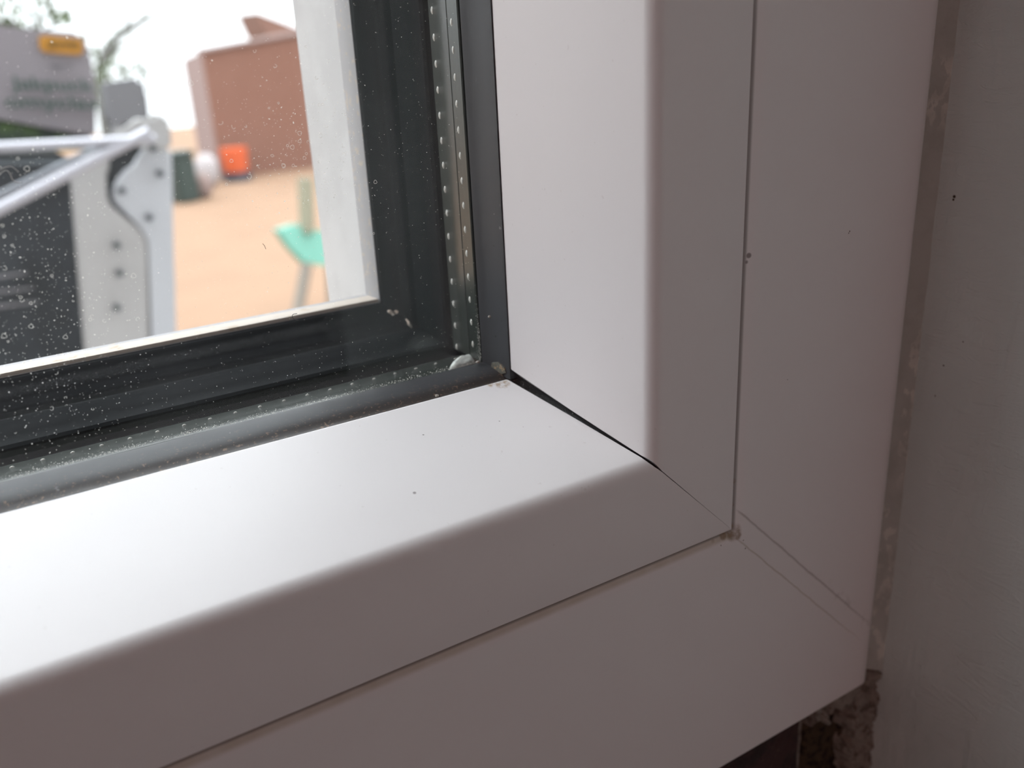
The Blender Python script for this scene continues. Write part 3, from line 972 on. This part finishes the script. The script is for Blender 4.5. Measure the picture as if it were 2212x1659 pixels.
# boxed pack with printed panel standing on the trailer
PY = TY + .16
pk = empty('compost_pack', (T(100, 310, PY).x, PY, T(100, 310, PY).z))
tag(pk, 'grey pack with an orange badge and green lettering standing on the trailer', 'pack')
def K(px, py, y=PY):
    return on(px, py, 1, y)
bm = prism(bmesh.new(), [K(-140, 38), K(-40, 50), K(60, 62), K(172, 70), K(186, 84), K(200, 140), K(209, 190), K(208, 300), K(100, 276), K(-40, 250), K(-140, 236)], (0, .09, 0))
bmesh.ops.bevel(bm, geom=bm.edges[:], offset=.004, segments=2, affect='EDGES')
adopt(obj('pack_body', bm, plain('grey_carton', (0.225, 0.205, 0.22), .6), None, 40), pk)
bm = prism(bmesh.new(), [K(-150, 232, PY + .004), K(208, 301, PY + .004), K(206, 324, PY + .004), K(-150, 330, PY + .004)], (0, .082, 0))
adopt(tag(obj('lower_band', bm, plain('leaf_green_print', (0.06, 0.11, 0.03), .7, nscale=22, c2=(0.02, 0.035, 0.025), lo=.42, hi=.55)), 'printed leafy green band along the foot of the pack'), pk)
bm = prism(bmesh.new(), [K(84, 82, PY - .003), K(92, 76, PY - .003), K(174, 84, PY - .003), K(180, 92, PY - .003), K(180, 112, PY - .003), K(172, 119, PY - .003), K(96, 113, PY - .003), K(86, 104, PY - .003)], (0, .002, 0))
adopt(tag(obj('badge', bm, plain('orange_badge', (0.45, 0.2, 0.015), .5)), 'orange badge with dark lettering'), pk)
def text(name, s, px, py, hpx, slope, mat, y=PY - .004, sx=1.0):
    cu = bpy.data.curves.new(name, 'FONT')
    cu.body = s
    cu.size = 1
    cu.extrude = .01
    tmp = bpy.data.objects.new(name, cu)
    COL.objects.link(tmp)
    dg = bpy.context.evaluated_depsgraph_get()
    me = bpy.data.meshes.new_from_object(tmp.evaluated_get(dg))
    bpy.data.objects.remove(tmp)
    sc_ = hpx * k_ / .7
    org = K(px, py, y)
    for v in me.vertices:
        q = Vector((v.co.x * sc_ * sx, -v.co.z * .04, v.co.y * sc_))
        q.z += q.x * slope
        v.co = org + q
    return adopt(link(name, me, mat), pk)
M_GT = plain('green_print', (.012, .060, .038), .6)
text('lettering', 'Jakpuck', 30, 192, 26, -.10, M_GT, sx=1.35)
text('lettering', 'omyclaxx', 12, 232, 27, -.10, M_GT, sx=1.45)
text('lettering', 'JEWEL', 104, 101, 11, -.06, plain('dark_print', (0.0672, 0.0588, 0.0168), .6), sx=1.5)
text('lettering', 'agro', 108, 146, 9, -.06, plain('grey_print', (0.0588, 0.0588, 0.0672), .6), sx=1.9)

# leafy twigs behind the pack and a bare tree farther off
def twigs(name, roots, mat_b, mat_l, label, cat, nleaf, lsize):
    base = empty(name, roots[0][0][0])
    tag(base, label, cat)
    allp = []
    for pts, r in roots:
        adopt(tube('branch', pts, lambda t, r=r: r * (1 - .75 * t), mat_b, res=6), base)
        allp.append(pts)
    if nleaf:
        bm = bmesh.new()
        for _ in range(nleaf):
            pts = random.choice(allp)
            i = random.randrange(1, len(pts))
            p = Vector(pts[i - 1]).lerp(Vector(pts[i]), random.random()) + Vector([random.gauss(0, lsize * .8) for _ in range(3)])
            e = Matrix.Rotation(random.random() * 6.28, 3, Vector([random.gauss(0, 1) for _ in range(3)]).normalized())
            vs = [bm.verts.new(p + e @ (Vector(q) * lsize)) for q in ((0, 0, 0), (0.105, 0.0252, 0.21), (0, 0, 1), (-.25, .06, .5))]
            bm.faces.new(vs)
        adopt(obj('foliage', bm, mat_l), base)
    return base
def R3(lst, y):
    return [K(px, py, y) for px, py in lst]
M_TW = plain('dark_twig', (0.0378, 0.042, 0.0294), .8)
M_LF = plain('olive_leaf', (0.0546, 0.0798, 0.0252), .7)
Y2 = TY + .85
twigs('shrub', [(R3([(60, 900), (62, 300), (70, 60), (40, 10), (-20, -30)], Y2), 5 * k_),
                (R3([(70, 80), (100, 30), (112, -30)], Y2), 4 * k_), (R3([(75, 70), (140, 45), (105, 10)], Y2), 3 * k_),
                (R3([(80, 300), (180, 130), (240, 165), (300, 185)], Y2), 3 * k_), (R3([(80, 200), (200, 150), (270, 140), (305, 172)], Y2), 2.5 * k_),
                (R3([(60, 100), (20, 40), (-40, 20)], Y2), 4 * k_), (R3([(50, 110), (10, 55), (-30, 50)], Y2), 4 * k_)],
      M_TW, M_LF, 'straggly olive green shrub poking up behind the grey pack', 'shrub', 260, .022)
Y3 = 5.0
tb = [K(235, 420, Y3)]
tb[0].z = GZ
twigs('bare_tree', [([tb[0], K(232, 300, Y3), K(225, 120, Y3), K(300, 50, Y3), K(345, 30, Y3)], .035), (R3([(232, 130), (260, 100), (320, 95)], Y3), .014),
                    (R3([(235, 100), (270, 60), (280, 10)], Y3), .014)], plain('grey_bark', (0.0924, 0.0924, 0.084), .9), M_LF,
      'thin bare tree fading into the white sky', 'tree', 60, .04)
